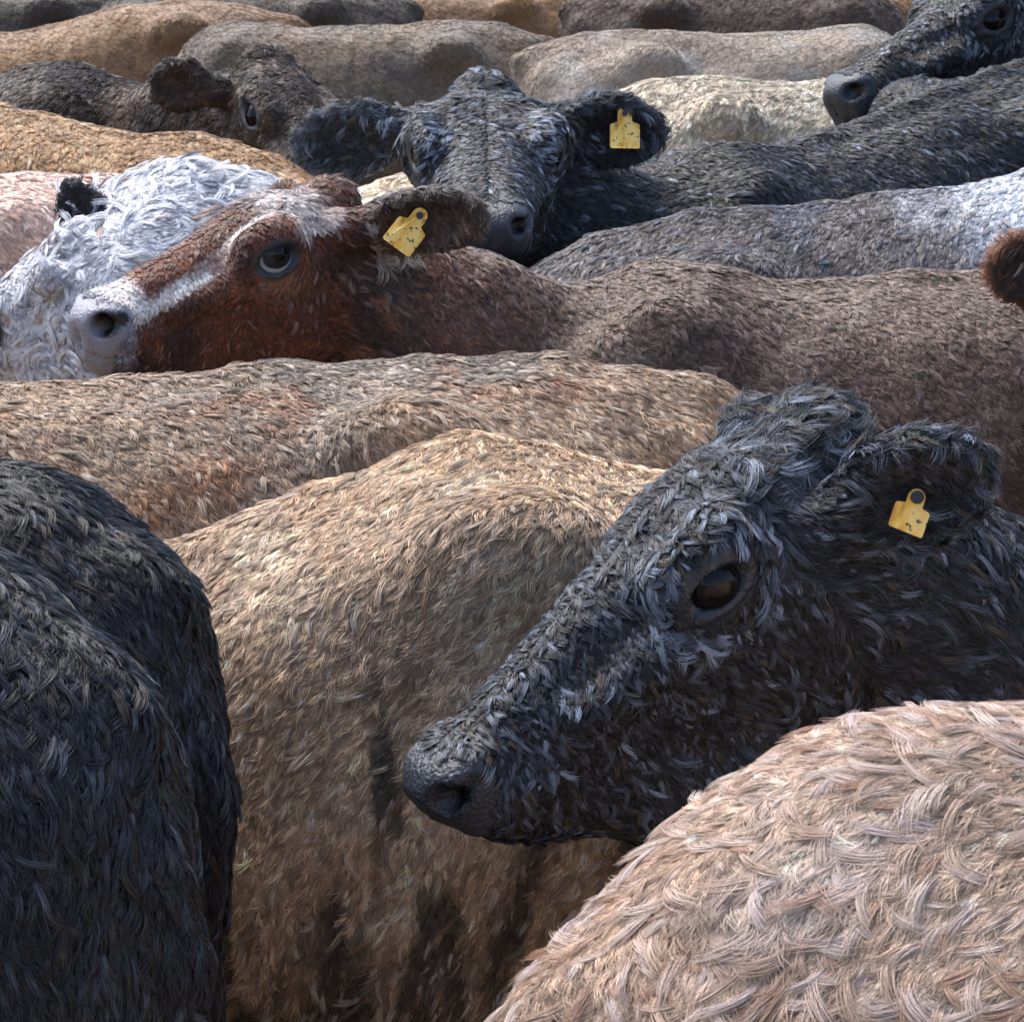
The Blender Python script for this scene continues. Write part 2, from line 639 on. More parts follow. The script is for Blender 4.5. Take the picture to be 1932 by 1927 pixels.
    tufts = []
    if Mh is not None:
        ns = spec.get('neck', 1.0)
        nk = [B(0.42, 0, 1.12), B(0.60, 0, 1.08)]
        base = Hd((0.015, 0, spec.get('nape', -0.10)))
        mid = (nk[1] + base) / 2 + np.array((0, 0, spec.get('crest', 0.0)))
        ax = unit(base - nk[0])
        side = unit(np.cross((0, 0, 1.0), ax)) if abs(ax[2]) < 0.95 else np.array((0, 1.0, 0))
        fld.cone(nk[0], nk[1], 0.255 * s * ns, 0.235 * s * ns, 0.06, squash=(side, 0.80))
        fld.cone(nk[1], mid, 0.235 * s * ns, 0.185 * s * ns, 0.06, squash=(side, 0.74))
        fld.cone(mid, base, 0.185 * s * ns, 0.118 * hs, 0.05, squash=(side, 0.76))
        if spec.get('dewlap'):
            fld.cone(Hd((0.10, 0, -0.20)), B(0.60, 0, 0.84), 0.10 * hs, 0.17 * s, 0.10, squash=(side, 0.6))
            fld.cone(Hd((0.31, 0, -0.20)), Hd((0.06, 0, -0.29)), 0.052 * hs, 0.095 * hs, 0.05)
            fld.cone(Hd((0.41, 0, -0.125)), Hd((0.22, 0, -0.262)), 0.036 * hs, 0.062 * hs, 0.06)
        build_head(fld, Hd, Mh, hs, heads)
    V, Q = fld.mesh()
    # low, uneven muscle relief and skin folds
    V = V.astype(np.float64)
    nrm = vert_normals(V, Q)
    if Mh is not None:
        hl = (V - Mh[:3, 3]) @ Mh[:3, :3] / hs
        hw = sstep(-0.07, 0.03, hl[:, 0]) * (np.abs(hl[:, 1]) < 0.4) * (hl[:, 2] > -0.34) * (hl[:, 2] < 0.25) * (hl[:, 0] < 0.62)
    else:
        hl, hw = np.full_like(V, -9.0), np.zeros(len(V))
    ear = ear_weight(hl, heads) if Mh is not None else np.zeros(len(V))
    rib = np.sin(V[:, 0] / s * 78 + 2 * noise(V, 3, seed + 3)) * sstep(-0.25, -0.1, V[:, 0] / s) * (1 - sstep(0.3, 0.42, V[:, 0] / s)) * sstep(0.12, 0.25, np.abs(V[:, 1]) / s)
    V += nrm * ((rib * 0.002 + fbm(V, 5.0, seed, 3) * 0.017 + noise(V, 22, seed + 5) * 0.002) * s * (1 - hw) + noise(V, 30, seed + 9) * 0.0025 * hw)[:, None]
    nrm = vert_normals(V, Q)
    col, gloss = spec['coat'](V, nrm, hl, hw, s, seed, ear)
    me = bpy.data.meshes.new("cow")
    me.vertices.add(len(V))
    me.vertices.foreach_set("co", V.astype(np.float32).ravel())
    me.loops.add(Q.size)
    me.loops.foreach_set("vertex_index", Q.astype(np.int32).ravel())
    me.polygons.add(len(Q))
    me.polygons.foreach_set("loop_start", np.arange(0, Q.size, 4, dtype=np.int32))
    me.polygons.foreach_set("use_smooth", np.ones(len(Q), bool))
    me.update(calc_edges=True)
    a = me.attributes.new("coat", 'FLOAT_COLOR', 'POINT')
    a.data.foreach_set("color", np.c_[col, np.ones(len(col))].astype(np.float32).ravel())
    a = me.attributes.new("gloss", 'FLOAT', 'POINT')
    a.data.foreach_set("value", gloss.astype(np.float32))
    me.materials.append(MAT_SKIN)
    ob = bpy.data.objects.new("cow", me)
    ob.matrix_world = Matrix(M.tolist())
    ob["label"] = name_label
    ob["category"] = "cow"
    scene.collection.objects.link(ob)
    if Mh is not None:
        add_eyes(ob, Hd, Mh, hs, heads)
        add_tags(ob, Hd, Mh, hs, heads)
    add_coat(ob, M, Mh, hs, heads, V, Q, nrm, hl, hw, ear, spec, rng)
    return ob


def build_head(fld, Hd, Mh, hs, heads):
    R = Mh[:3, :3]
    eo = heads.get('eye_open', 1.25)
    nl = heads.get('nostril', 1.0)
    ef = heads.get('eye_fwd', 0.0)
    ew = heads.get('eye_wide', 1.0)
    st = [[r[0] * hs, r[1] * hs, r[2] * hs, r[3] * hs, r[4] * hs] for r in heads.get('st', HEAD_ST)]
    fld.loft(Mh, st, k=0.02, p=2.3)

    def e(p, r, k=0.02, sub=False, RR=None):
        fld.ellipsoid(Hd(p), np.array(r) * hs, R if RR is None else RR, k * hs, sub)

    def c(a, b, ra, rb, k=0.01, sub=False):
        fld.cone(Hd(a), Hd(b), ra * hs, rb * hs, k * hs, sub)
    e((-0.004, 0, 0.026 + heads.get('knob', 0.0)), (0.046, 0.056, 0.040), 0.035)                 # poll knob
    for y in (-1, 1):
        eo = heads.get('eye_open', 1.25) if y > 0 else heads.get('eye_open_r', heads.get('eye_open', 1.25))
        e((0.105, y * 0.062, -0.135), (0.105, 0.040, 0.088), 0.03)     # cheek
        if y > 0 or not heads.get('flat_far'):
          c((0.160, y * ew * 0.090, 0.026), (0.225, y * ew * 0.080, 0.016), 0.020, 0.015, 0.045)   # brow
        e((0.192, y * ew * 0.086, -0.008), (0.042 * eo, 0.033, 0.032 * eo), 0.020)    # lids
        c((0.215, y * 0.082, -0.045), (0.36, y * 0.060, -0.055), 0.020, 0.016, 0.03)   # cheek bone
        e((0.482, y * 0.038, -0.048), (0.040, 0.027, 0.030), 0.020)    # nostril wing
        e((0.455, y * 0.042, -0.082), (0.058, 0.023, 0.026), 0.020)    # upper lip
    e((0.496, 0, -0.055), (0.030, 0.046, 0.031), 0.02)                 # nose pad
    e((0.432, 0, -0.116), (0.056, 0.038, 0.022), 0.02)                 # chin
    for y in (-1, 1):
        eo = heads.get('eye_open', 1.25) if y > 0 else heads.get('eye_open_r', heads.get('eye_open', 1.25))
        # eye opening, tear corner, folds of the lids
        e((0.192 + 0.016 * ef, y * ew * (0.121 - 0.010 * ef), -0.010), (0.0275 * eo, 0.026, 0.0148 * eo * heads.get('eye_h', 1.0)), 0.005, True)
        c((0.192 + 0.022 * eo, y * ew * 0.115, -0.012), (0.192 + 0.042 * eo, y * ew * 0.098, -0.024), 0.006, 0.003, 0.006, True)
        for zz, rr in ((0.031, 0.0045), (-0.033, 0.0045), (-0.045, 0.0035)):
            c((0.192 - 0.030 * eo, y * ew * 0.116, zz * eo * 0.75), (0.192, y * ew * 0.119, zz * eo), rr, rr, 0.010, True)
            c((0.192, y * ew * 0.119, zz * eo), (0.192 + 0.034 * eo, y * ew * 0.101, zz * eo * 0.8), rr, rr, 0.010, True)
        # comma shaped nostril
        e((0.514, y * 0.044, -0.044), np.array((0.020, 0.013, 0.015)) * nl, 0.007, True)
        c((0.503, y * 0.060, -0.044), (0.474, y * 0.071, -0.030), 0.0095 * nl, 0.004 * nl, 0.007, True)
        # mouth
        c((0.524, y * 0.026, -0.098), (0.455, y * 0.062, -0.104), 0.005, 0.006, 0.007, True)
        c((0.455, y * 0.062, -0.104), (0.375, y * 0.064, -0.094), 0.006, 0.004, 0.007, True)
    c((0.532, 0, -0.060), (0.520, 0, -0.098), 0.004, 0.004, 0.007, True)
    for side in (-1, 1):
        sp = ear_spec(heads, side)
        if sp is None:
            continue
        d, w, n = ear_frame(sp, side)
        L, W = sp['len'], sp['wid']
        b = np.array((sp.get('basex', 0.022), side * sp.get('base', 0.085), sp.get('basez', -0.012)))
        RR = R @ np.stack([d, w, n], 1)
        c(b - d * 0.02, b + d * L * 0.30, 0.034, 0.030, 0.015)
        e(b + d * L * 0.52, (L * 0.50, W * 0.50, 0.026), 0.02, False, RR)
        e(b + d * L * 0.78, (L * 0.30, W * 0.34, 0.018), 0.02, False, RR)
        e(b + d * L * 0.58 + n * 0.024, (L * 0.40, W * 0.37, 0.024), 0.012, True, RR)


def ear_spec(heads, side):
    sp = dict(EAR0)
    ov = heads.get('ear_l' if side > 0 else 'ear_r', {})
    if ov is None:
        return None
    sp.update(ov)
    sp['Rw'] = heads['Rw']
    return sp


def ear_weight(hl, heads):
    """+1 on the left ear, -1 on the right ear, 0 elsewhere; the value falls off towards the rim"""
    r = np.zeros(len(hl))
    for side in (-1, 1):
        sp = ear_spec(heads, side)
        if sp is None:
            continue
        d, w, n = ear_frame(sp, side)
        b = np.array((sp.get('basex', 0.022), side * sp.get('base', 0.085), sp.get('basez', -0.012)))
        q = hl - b
        l, a, t = q @ d, q @ w, q @ n
        L, W = sp['len'], sp['wid']
        m = (l > 0.035) & (l < L * 1.15) & (np.abs(a) < W * 0.62) & (np.abs(t) < 0.06)
        rim = np.sqrt(((l - 0.55 * L) / (0.52 * L)) ** 2 + (a / (0.5 * W)) ** 2)
        r = np.where(m, side * np.clip(1.25 - 0.5 * rim, 0.5, 1), r)
    return r


def vert_normals(V, Q):
    n = np.cross(V[Q[:, 2]] - V[Q[:, 0]], V[Q[:, 3]] - V[Q[:, 1]])
    N = np.zeros_like(V)
    for j in range(4):
        for k in range(3):
            N[:, k] += np.bincount(Q[:, j], n[:, k], len(V))
    return N / (np.linalg.norm(N, axis=1)[:, None] + 1e-12)


def add_eyes(ob, Hd, Mh, hs, heads):
    nu, nv = 24, 16
    for side in (1, -1):
        eo = heads.get('eye_open', 1.25) if side > 0 else heads.get('eye_open_r', heads.get('eye_open', 1.25))
        r = 0.0265 * hs * eo
        vs_, fs = [], []
        for i in range(nv + 1):
            th = math.pi * i / nv
            for j in range(nu):
                ph = 2 * math.pi * j / nu
                bulge = 1.0 + 0.07 * math.exp(-((th / 0.45) ** 2))
                vs_.append((math.cos(th) * bulge, math.sin(th) * math.cos(ph), math.sin(th) * math.sin(ph)))
        for i in range(nv):
            for j in range(nu):
                fs.append((i * nu + j, i * nu + (j + 1) % nu, (i + 1) * nu + (j + 1) % nu, (i + 1) * nu + j))
        me = bpy.data.meshes.new("eye")
        me.from_pydata(vs_, [], fs)
        me.polygons.foreach_set("use_smooth", [True] * len(fs))
        me.materials.append(heads.get('eye_mat', MAT_EYE_DARK))
        o = bpy.data.objects.new("eye", me)
        scene.collection.objects.link(o)
        o.parent = ob
        R = Mh[:3, :3]
        gz = heads.get('gaze', (0.0, 0.0))
        X = unit(R @ np.array((0.38 + heads.get('eye_fwd', 0.0) + gz[0], side * 1.0, 0.02 + gz[1])))
        Z = R @ np.array((0.12, 0, 1.0))
        Z = unit(Z - X * (Z @ X))
        Y = np.cross(Z, X)
        m = np.eye(4)
        m[:3, 0], m[:3, 1], m[:3, 2] = X * r, Y * r, Z * r
        m[:3, 3] = Hd((0.192 + 0.006 * heads.get('eye_fwd', 0.0), side * heads.get('eye_wide', 1.0) * (0.1155 - 0.0255 * eo), -0.010))
        o.matrix_local = Matrix(m.tolist())


def outline_solid(name, pts, thick, mat, rows=1):
    n = len(pts)
    vs_ = [(x, y, -thick / 2) for x, y in pts] + [(x, y, thick / 2) for x, y in pts]
    fs = [tuple(range(n - 1, -1, -1)), tuple(range(n, 2 * n))] + [(i, (i + 1) % n, n + (i + 1) % n, n + i) for i in range(n)]
    me = bpy.data.meshes.new(name)
    me.from_pydata(vs_, [], fs)
    me.materials.append(mat)
    o = bpy.data.objects.new(name, me)
    scene.collection.objects.link(o)
    return o


def tag_outline(w, h):
    """flag shaped plate hanging down -y from the stud at the origin, rounded corners"""
    pts = []

    def arc(cx, cy, r, a0, a1, n=5):
        for i in range(n + 1):
            a = math.radians(a0 + (a1 - a0) * i / n)
            pts.append((cx + r * math.cos(a), cy + r * math.sin(a)))
    arc(0, 0, w * 0.24, 0, 180, 8)
    pts.append((-w * 0.24, -h * 0.22))
    arc(-w * 0.5 + w * 0.10, -h * 0.36, w * 0.10, 90, 180)
    arc(-w * 0.5 + w * 0.07, -h + w * 0.07, w * 0.07, 180, 270)
    arc(w * 0.5 - w * 0.07, -h + w * 0.07, w * 0.07, 270, 360)
    arc(w * 0.5 - w * 0.10, -h * 0.36, w * 0.10, 0, 90)
    pts.append((w * 0.24, -h * 0.22))
    return pts


def add_tags(ob, Hd, Mh, hs, heads):
    for t in heads.get('tags', []):
        side = t['side']
        sp = ear_spec(heads, side)
        d, w, n = ear_frame(sp, side)
        R = Mh[:3, :3]
        b = np.array((sp.get('basex', 0.022), side * sp.get('base', 0.085), sp.get('basez', -0.012)))
        off = t.get('out', 0.016) * (1 if t.get('front', True) else -1)
        p = Hd(b + d * sp['len'] * t.get('along', 0.55) + w * t.get('across', 0.0) + n * off)
        Z = R @ n * (1 if t.get('front', True) else -1)
        Yv = np.array(t['up']) if 'up' in t else np.array((0, 0, 1.0))
        # 'up' is given as seen by the camera
        Yw = RIGHT * Yv[0] + UP * Yv[1] - FWD * Yv[2]
        Y = np.linalg.inv(np.array(ob.matrix_world)[:3, :3]) @ Yw
        if 'face' in t:
            fw = RIGHT * t['face'][0] + UP * t['face'][1] - FWD * t['face'][2]
            Z = np.linalg.inv(np.array(ob.matrix_world)[:3, :3]) @ fw
        Z = unit(Z)
        Y = unit(Y - Z * (Y @ Z))
        X = np.cross(Y, Z)
        m = np.eye(4)
        m[:3, 0], m[:3, 1], m[:3, 2], m[:3, 3] = X, Y, Z, p
        o = outline_solid("ear_tag", tag_outline(t['w'], t['h']), 0.0025, MAT_TAG)
        bm_round(o)
        o.parent = ob
        o.matrix_local = Matrix(m.tolist())
        k = 14
        st = outline_solid("stud", [(0.0065 * math.cos(2 * math.pi * i / k), 0.0065 * math.sin(2 * math.pi * i / k)) for i in range(k)], 0.012, MAT_STUD)
        st.parent = o


def bm_round(o):
    # a soft bend in the plate: shift z with distance from the stud
    for v in o.data.vertices:
        v.co.z += 3.0 * v.co.y ** 2 - 4.0 * v.co.x ** 2 + 2.5 * v.co.x * v.co.y


# ------------------------------------------------------------------ coats of hair
def add_coat(ob, M, Mh, hs, heads, V, Q, nrm, hl, hw, ear, spec, rng):
    P4 = V[Q]
    area = 0.5 * np.linalg.norm(np.cross(P4[:, 2] - P4[:, 0], P4[:, 3] - P4[:, 1]), axis=1)
    cw = P4.mean(1) @ M[:3, :3].T + M[:3, 3]
    nw = nrm[Q].mean(1) @ M[:3, :3].T
    view = EYE - cw
    dist = np.linalg.norm(view, axis=1)
    facing = (nw * view).sum(1) / dist
    px, py, _ = (lambda v: (IMG / 2 + F * (v @ RIGHT) / np.maximum(v @ FWD, 0.1), 963.5 - F * (v @ UP) / np.maximum(v @ FWD, 0.1), 0))(cw - EYE)
    mg = 260
    ok = (facing > -0.45) & (px > -mg) & (px < IMG + mg) & (py > -mg) & (py < IMG + mg)
    hc = spec['hair']
    w = area * ok
    hq = hw[Q].mean(1)
    hl_q = hl[Q].mean(1)
    # bare, hairless skin on the muzzle
    muzzle = hq * sstep(0.475, 0.50, hl_q[:, 0])
    w = w * (1 - muzzle)
    ew = (heads or {}).get('eye_wide', 1.0)
    dq = np.linalg.norm(np.stack([hl_q[:, 0] - 0.192, np.abs(hl_q[:, 1]) - 0.114 * ew, (hl_q[:, 2] + 0.008) * 1.35], 1), axis=1)
    w = w * (1 - hq * (dq < 0.046 * (heads or {}).get('eye_open', 1.25) / 1.25))
    dn = np.linalg.norm(np.stack([hl_q[:, 0] - 0.495, np.abs(hl_q[:, 1]) - 0.055, hl_q[:, 2] + 0.040], 1), axis=1)
    w = w * (1 - hq * (dn < 0.036))
    w = w * (1 + 1.3 * hq * sstep(0.08, 0.28, hl_q[:, 0]))
    tot = (area * ok).sum()
    if w.sum() <= 0:
        return
    total_pts, total_rad, total_col = [], [], []
    for layer in hc:
        n_lock = int(min(layer['density'] * (layer.get('area') or tot), 60000))
        if n_lock < 1:
            continue
        ww = w.copy()
        if 'where' in layer:
            ww = ww * layer['where'](P4.mean(1), nrm[Q].mean(1), hl_q, hq, ear[Q].mean(1))
        if ww.sum() <= 0:
            continue
        fi = rng.choice(len(Q), n_lock, p=ww / ww.sum())
        u, v = rng.random(n_lock), rng.random(n_lock)
        q = Q[fi]
        wt = np.stack([(1 - u) * (1 - v), u * (1 - v), u * v, (1 - u) * v], 1)
        p = (V[q] * wt[..., None]).sum(1)
        n = (nrm[q] * wt[..., None]).sum(1)
        n /= np.linalg.norm(n, axis=1)[:, None]
        h = (hw[q] * wt).sum(1)
        hp = (hl[q] * wt[..., None]).sum(1)
        # hair flow
        f = np.tile(np.array([-0.62, 0, -0.75]), (n_lock, 1))
        f[:, 1] += 0.35 * np.sign(p[:, 1])
        if Mh is not None:
            fh = np.stack([np.where(hp[:, 0] > 0.1, 0.25, -0.5), 0.7 * np.sign(hp[:, 1]), -0.65 + 0 * hp[:, 0]], 1) @ Mh[:3, :3].T
            f = f * (1 - h)[:, None] + fh * h[:, None]
        fr = layer.get('swirl_freq', 3.5) * (1 + 1.2 * h) [:, None] / spec.get('s', 1)
        sw = np.stack([noise(p, fr, spec['seed'] + 31 + k) for k in range(3)], 1)
        f = f + sw * layer.get('swirl', 0.7) + rng.normal(0, layer.get('jitter', 0.13), (n_lock, 3))
        t = f - n * (f * n).sum(1)[:, None]
        t /= np.linalg.norm(t, axis=1)[:, None] + 1e-9
        b = np.cross(n, t)
        # length map
        ln = layer['len'] * np.clip(np.exp(rng.normal(-0.08, 0.26, n_lock)), 0.45, 1.45)
        if Mh is not None:
            onface = h * (np.abs(hp[:, 1]) < 0.14)
            face_short = 1 - onface * 0.45 * sstep(0.05, 0.28, hp[:, 0])
            near_eye = np.linalg.norm(np.stack([hp[:, 0] - 0.19, np.abs(hp[:, 1]) - 0.11 * ew, hp[:, 2] + 0.008], 1) * np.array((1, 1, 1.2)), axis=1)
            face_short *= 1 - 0.6 * h * (1 - sstep(0.035, 0.06, near_eye))
            if not layer.get('noshort'):
                ln = ln * face_short
        m = layer['strands']
        seg = layer.get('points', 5)
        us = np.linspace(0, 1, seg)
        wid = layer['width'] * (0.6 + 0.8 * rng.random(n_lock)) * np.clip(ln / layer['len'], 0.35, 1)
        curl = rng.normal(0, layer.get('curl', 0.6), n_lock)
        lift = layer.get('lift', 0.25) * (0.5 + rng.random(n_lock))
        oa = rng.normal(0, 0.5, (n_lock, m)) * wid[:, None]
        ob_ = rng.normal(0, 0.5, (n_lock, m)) * wid[:, None]
        root = p[:, None, :] + t[:, None, :] * (oa * 1.4)[..., None] + b[:, None, :] * ob_[..., None] - n[:, None, :] * 0.0003
        ls = ln[:, None] * (0.80 + 0.4 * rng.random((n_lock, m)))
        cs = curl[:, None] + rng.normal(0, layer.get('strand_curl', 0.14), (n_lock, m))
        lf = lift[:, None] * (0.7 + 0.6 * rng.random((n_lock, m)))
        clump = layer.get('clump', 0.6)
        pts = np.empty((n_lock, m, seg, 3), np.float32)
        for k, uu in enumerate(us):
            ang = cs * uu * 1.4
            along = ls * uu * np.cos(ang * 0.7)
            acr = ls * uu * np.sin(ang)
            up = ls * lf * np.sin(uu * math.pi * 0.72) + 0.0012 * min(1.0, uu * 4)
            sh = -clump * uu ** 1.2
            pts[:, :, k] = (root + t[:, None, :] * (along + sh * oa * 1.4)[..., None]
                            + b[:, None, :] * (acr + sh * ob_)[..., None] + n[:, None, :] * up[..., None])
        rad = layer['thick'] * 0.5 * (0.7 + 0.6 * rng.random((n_lock, m)))
        rr = (rad[..., None] * np.interp(us, [0, 0.6, 1], [0.8, 1.0, 0.25])).astype(np.float32)
        er = (ear[q] * wt).sum(1)
        base, _ = spec['coat'](p, n, hp, h, spec.get('s', 1), spec['seed'], er)
        jit = np.exp(rng.normal(0, layer.get('value_jitter', 0.26), n_lock))[:, None]
        colr = base * jit
        if 'tint' in layer:
            tn = layer['tint'](p, hp, h, rng, base)
            colr = tn
        colr = np.clip(colr[:, None, :] * np.exp(rng.normal(0, 0.08, (n_lock, m)))[..., None], 0.002, 0.92)
        total_pts.append(pts.reshape(-1, seg, 3))
        total_rad.append(rr.reshape(-1, seg))
        total_col.append(colr.reshape(-1, 3))
    if not total_pts:
        return
    N = [len(x) for x in total_pts]
    segs = np.concatenate([np.full(len(x), x.shape[1], np.int32) for x in total_pts])
    hcu = bpy.data.hair_curves.new("coat")
    hcu.add_curves(segs.tolist())
    hcu.attributes['position'].data.foreach_set('vector', np.concatenate([x.reshape(-1, 3) for x in total_pts]).astype(np.float32).ravel())
    ra = hcu.attributes.get('radius') or hcu.attributes.new('radius', 'FLOAT', 'POINT')
    ra.data.foreach_set('value', np.concatenate([x.ravel() for x in total_rad]))
    ca = hcu.attributes.new('hair_color', 'FLOAT_COLOR', 'CURVE')
    cc = np.concatenate(total_col)
    ca.data.foreach_set('color', np.c_[cc, np.ones(len(cc))].astype(np.float32).ravel())
    hcu.materials.append(MAT_HAIR)
    o = bpy.data.objects.new("coat", hcu)
    o["kind"] = "stuff"
    scene.collection.objects.link(o)
    o.parent = ob
    print("coat", spec['seed'], sum(N))


# ------------------------------------------------------------------ coat colours
def mixc(a, b, w):
    w = np.asarray(w)[:, None]
    return a * (1 - w) + b * w


def plain_coat(main, alt, alt2=None, amount=0.5, nose=(48, 52, 60), patches=None, freq=4.0, nostril=1.0):
    main, alt = srgb(*main), srgb(*alt)
    alt2 = alt if alt2 is None else srgb(*alt2)
    nose_c = srgb(*nose)

    def fn(p, n, hp, h, s, seed, ear):
        a = sstep(-0.2, 0.5, fbm(p, freq, seed, 3)) * amount
        b = sstep(0.0, 0.5, fbm(p, freq * 2.2, seed + 7, 3)) * amount
        c = mixc(mixc(np.tile(main, (len(p), 1)), alt, a), alt2, b)
        if patches:
            c = patches(c, p, n, hp, h, s, seed, ear)
        mz = h * sstep(0.465, 0.48, hp[:, 0] - 0.02 * sstep(-0.06, -0.12, hp[:, 2]))
        mz = np.maximum(mz, h * sstep(0.45, 0.465, hp[:, 0]) * sstep(0.03, 0.05, np.abs(hp[:, 1])) * (hp[:, 2] < -0.01))
        c = mixc(c, nose_c, mz)
        # dark rim of the lids and inside of the nostrils
        de = np.linalg.norm(np.stack([hp[:, 0] - 0.192, np.abs(hp[:, 1]) - 0.112, (hp[:, 2] + 0.008) * 1.35], 1), axis=1)
        lid = h * (1 - sstep(0.042, 0.056, de))
        c = mixc(c, srgb(50, 53, 60), lid)
        dn = np.linalg.norm(np.stack([hp[:, 0] - 0.506, np.abs(hp[:, 1]) - 0.050, (hp[:, 2] + 0.042)], 1) * np.array((0.75, 1, 1)), axis=1)
        d2 = np.linalg.norm(np.stack([hp[:, 0] - 0.480, np.abs(hp[:, 1]) - 0.067, hp[:, 2] + 0.034], 1), axis=1)
        nos = h * np.maximum(1 - sstep(0.013 * nostril, 0.018 * nostril, dn), 1 - sstep(0.008 * nostril, 0.012 * nostril, d2))
        c = mixc(c, srgb(16, 13, 13), nos)
        return c, np.maximum(mz, lid) * 0.9
    return fn


def brown_head(c, p, n, hp, h, s, seed, ear):
    x, y, z = hp[:, 0], hp[:, 1], hp[:, 2]
    nz = fbm(hp, 14, seed + 3, 3)
    red = mixc(np.tile(srgb(100, 58, 42), (len(p), 1)), srgb(56, 37, 31), sstep(-0.1, 0.5, nz))
    red = mixc(red, srgb(134, 82, 50), sstep(0.15, 0.6, fbm(hp, 22, seed + 5, 2)) * 0.9)
    nearh = sstep(-0.35, 0.02, x) * (np.abs(y) < 0.4) * (z > -0.5) * (x < 0.62) * (x > -5)
    c = mixc(c, red, np.maximum(h, nearh * 0.75))
    # blaze: broad over the forehead, thin along the bridge side, broad round the nose
    wv = 0.02 * nz
    fore = sstep(0.02, 0.06, x) * (1 - sstep(0.13, 0.20, x)) * (1 - sstep(0.035, 0.08, np.abs(y - 0.025) + wv * 3.5)) * 0.6 * (z > 0.0)
    yb = np.interp(x, [0.12, 0.25, 0.42], [0.042, 0.050, 0.056])
    line = sstep(0.14, 0.2, x) * (1 - sstep(0.006, 0.015, np.abs(y - yb) + wv * 0.35)) * (z > -0.05)
    nose = sstep(0.40, 0.43, x + wv) * (z > -0.05 + wv)
    w = np.clip(fore + line + nose, 0, 1) * h
    white = mixc(np.tile(srgb(222, 214, 210), (len(p), 1)), srgb(186, 160, 148), sstep(0.0, 0.5, fbm(hp, 18, seed + 8, 2)))
    c = mixc(c, white, w)
    c = mixc(c, srgb(44, 36, 36), h * sstep(0.40, 0.45, x) * sstep(-0.095, -0.115, z + wv * 0.5))
    # paler skin under the eye
    de = np.linalg.norm(np.stack([x - 0.20, np.abs(y) - 0.11, (z + 0.055) * 1.4], 1), axis=1)
    c = mixc(c, srgb(150, 112, 92), h * (1 - sstep(0.03, 0.06, de)) * 0.6)
    # grey brown ears with a paler fringe
    ec = mixc(np.tile(srgb(64, 52, 46), (len(p), 1)), srgb(120, 86, 60), sstep(0, 0.5, nz) * 0.6)
    ec = mixc(ec, srgb(150, 140, 134), 1 - sstep(0.70, 0.82, np.abs(ear)))
    return mixc(c, ec, (np.abs(ear) > 0).astype(float))


def black_ears(c, p, n, hp, h, s, seed, ear):
    c = mixc(c, srgb(226, 206, 178), 1 - sstep(-0.3, 0.1, p[:, 0]))
    return mixc(c, srgb(28, 28, 32), (ear < -0.1).astype(float))


def grey_patch(c, p, n, hp, h, s, seed, ear):
    w = sstep(0.0, 0.2, p[:, 0] + 0.10 * fbm(p, 9, seed + 2, 2) + 0.02) * sstep(1.28, 1.36, p[:, 2] + 0.05 * fbm(p, 12, seed + 4, 2))
    return mixc(c, srgb(212, 216, 224), w * 0.9)


def cream_patch(c, p, n, hp, h, s, seed, ear):
    d = np.linalg.norm((p - CREAM_SPOT) * np.array((0.8, 0.6, 1.5)), axis=1) + 0.03 * fbm(p, 14, seed, 2)
    return mixc(c, srgb(52, 55, 62), 1 - sstep(0.085, 0.11, d))


def shade_and_mud(c, p, n, hp, h, s, seed, ear):
    """shade painted into the lower coat, broken up by streaks of mud"""
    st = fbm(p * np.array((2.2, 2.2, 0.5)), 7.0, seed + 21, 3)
    w = sstep(0.0, 0.25, st - (p[:, 2] - 0.93) * 1.6)  # grows towards the ground, painting in the shade there
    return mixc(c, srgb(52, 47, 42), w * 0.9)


def rust_ear(c, p, n, hp, h, s, seed, ear):
    ec = mixc(np.tile(srgb(58, 44, 38), (len(p), 1)), srgb(176, 118, 84), 1 - sstep(0.72, 0.84, np.abs(ear)))
    return mixc(c, ec, (np.abs(ear) > 0).astype(float))


CREAM_SPOT = np.array((0.0, -0.25, 1.26))
NONE = None
COAT = dict(
    black=plain_coat((27, 29, 34), (22, 22, 26), (39, 35, 33), 0.6),
    black_brown=plain_coat((28, 29, 34), (22, 22, 25), (40, 36, 33), 0.7),
    pink=plain_coat((194, 168, 146), (174, 144, 120), (206, 186, 172), 0.8, freq=5),
    tan=plain_coat((206, 174, 141), (164, 140, 116), (220, 196, 168), 0.8, patches=shade_and_mud),
    tan2=plain_coat((160, 134, 108), (116, 106, 97), (138, 94, 64), 0.8),
    brown=plain_coat((108, 89, 76), (84, 67, 58), (122, 105, 93), 0.8, nose=(132, 132, 143), patches=brown_head, nostril=1.5),
    white=plain_coat((214, 214, 220), (190, 180, 176), (170, 172, 182), 0.6, patches=black_ears),
    rose=plain_coat((206, 176, 162), (200, 166, 150), (222, 200, 190), 0.6),
    ochre=plain_coat((150, 114, 74), (130, 98, 64), (178, 146, 108), 0.7),
    dark=plain_coat((60, 46, 37), (44, 35, 30), (90, 66, 48), 0.8),
    grey=plain_coat((108, 100, 97), (90, 83, 80), (98, 100, 110), 0.8, patches=grey_patch),
    cream=plain_coat((204, 190, 167), (188, 170, 145), (212, 202, 184), 0.6, patches=cream_patch),
    cream2=plain_coat((222, 202, 172), (206, 182, 150), (228, 214, 192), 0.6),
    greige=plain_coat((172, 156, 138), (124, 104, 86), (174, 166, 156), 0.85, freq=3),
    far_ochre=plain_coat((146, 110, 74), (120, 90, 62), (156, 124, 90), 0.7),
    far_taupe=plain_coat((106, 92, 78), (126, 102, 77), (90, 82, 75), 0.7),
    far_grey=plain_coat((80, 70, 62), (66, 59, 53), (92, 79, 66), 0.7),
    far_brown=plain_coat((80, 62, 50), (64, 52, 45), (92, 74, 60), 0.7),
    rust=plain_coat((140, 92, 64), (104, 72, 54), (166, 116, 84), 0.8, patches=rust_ear),
)


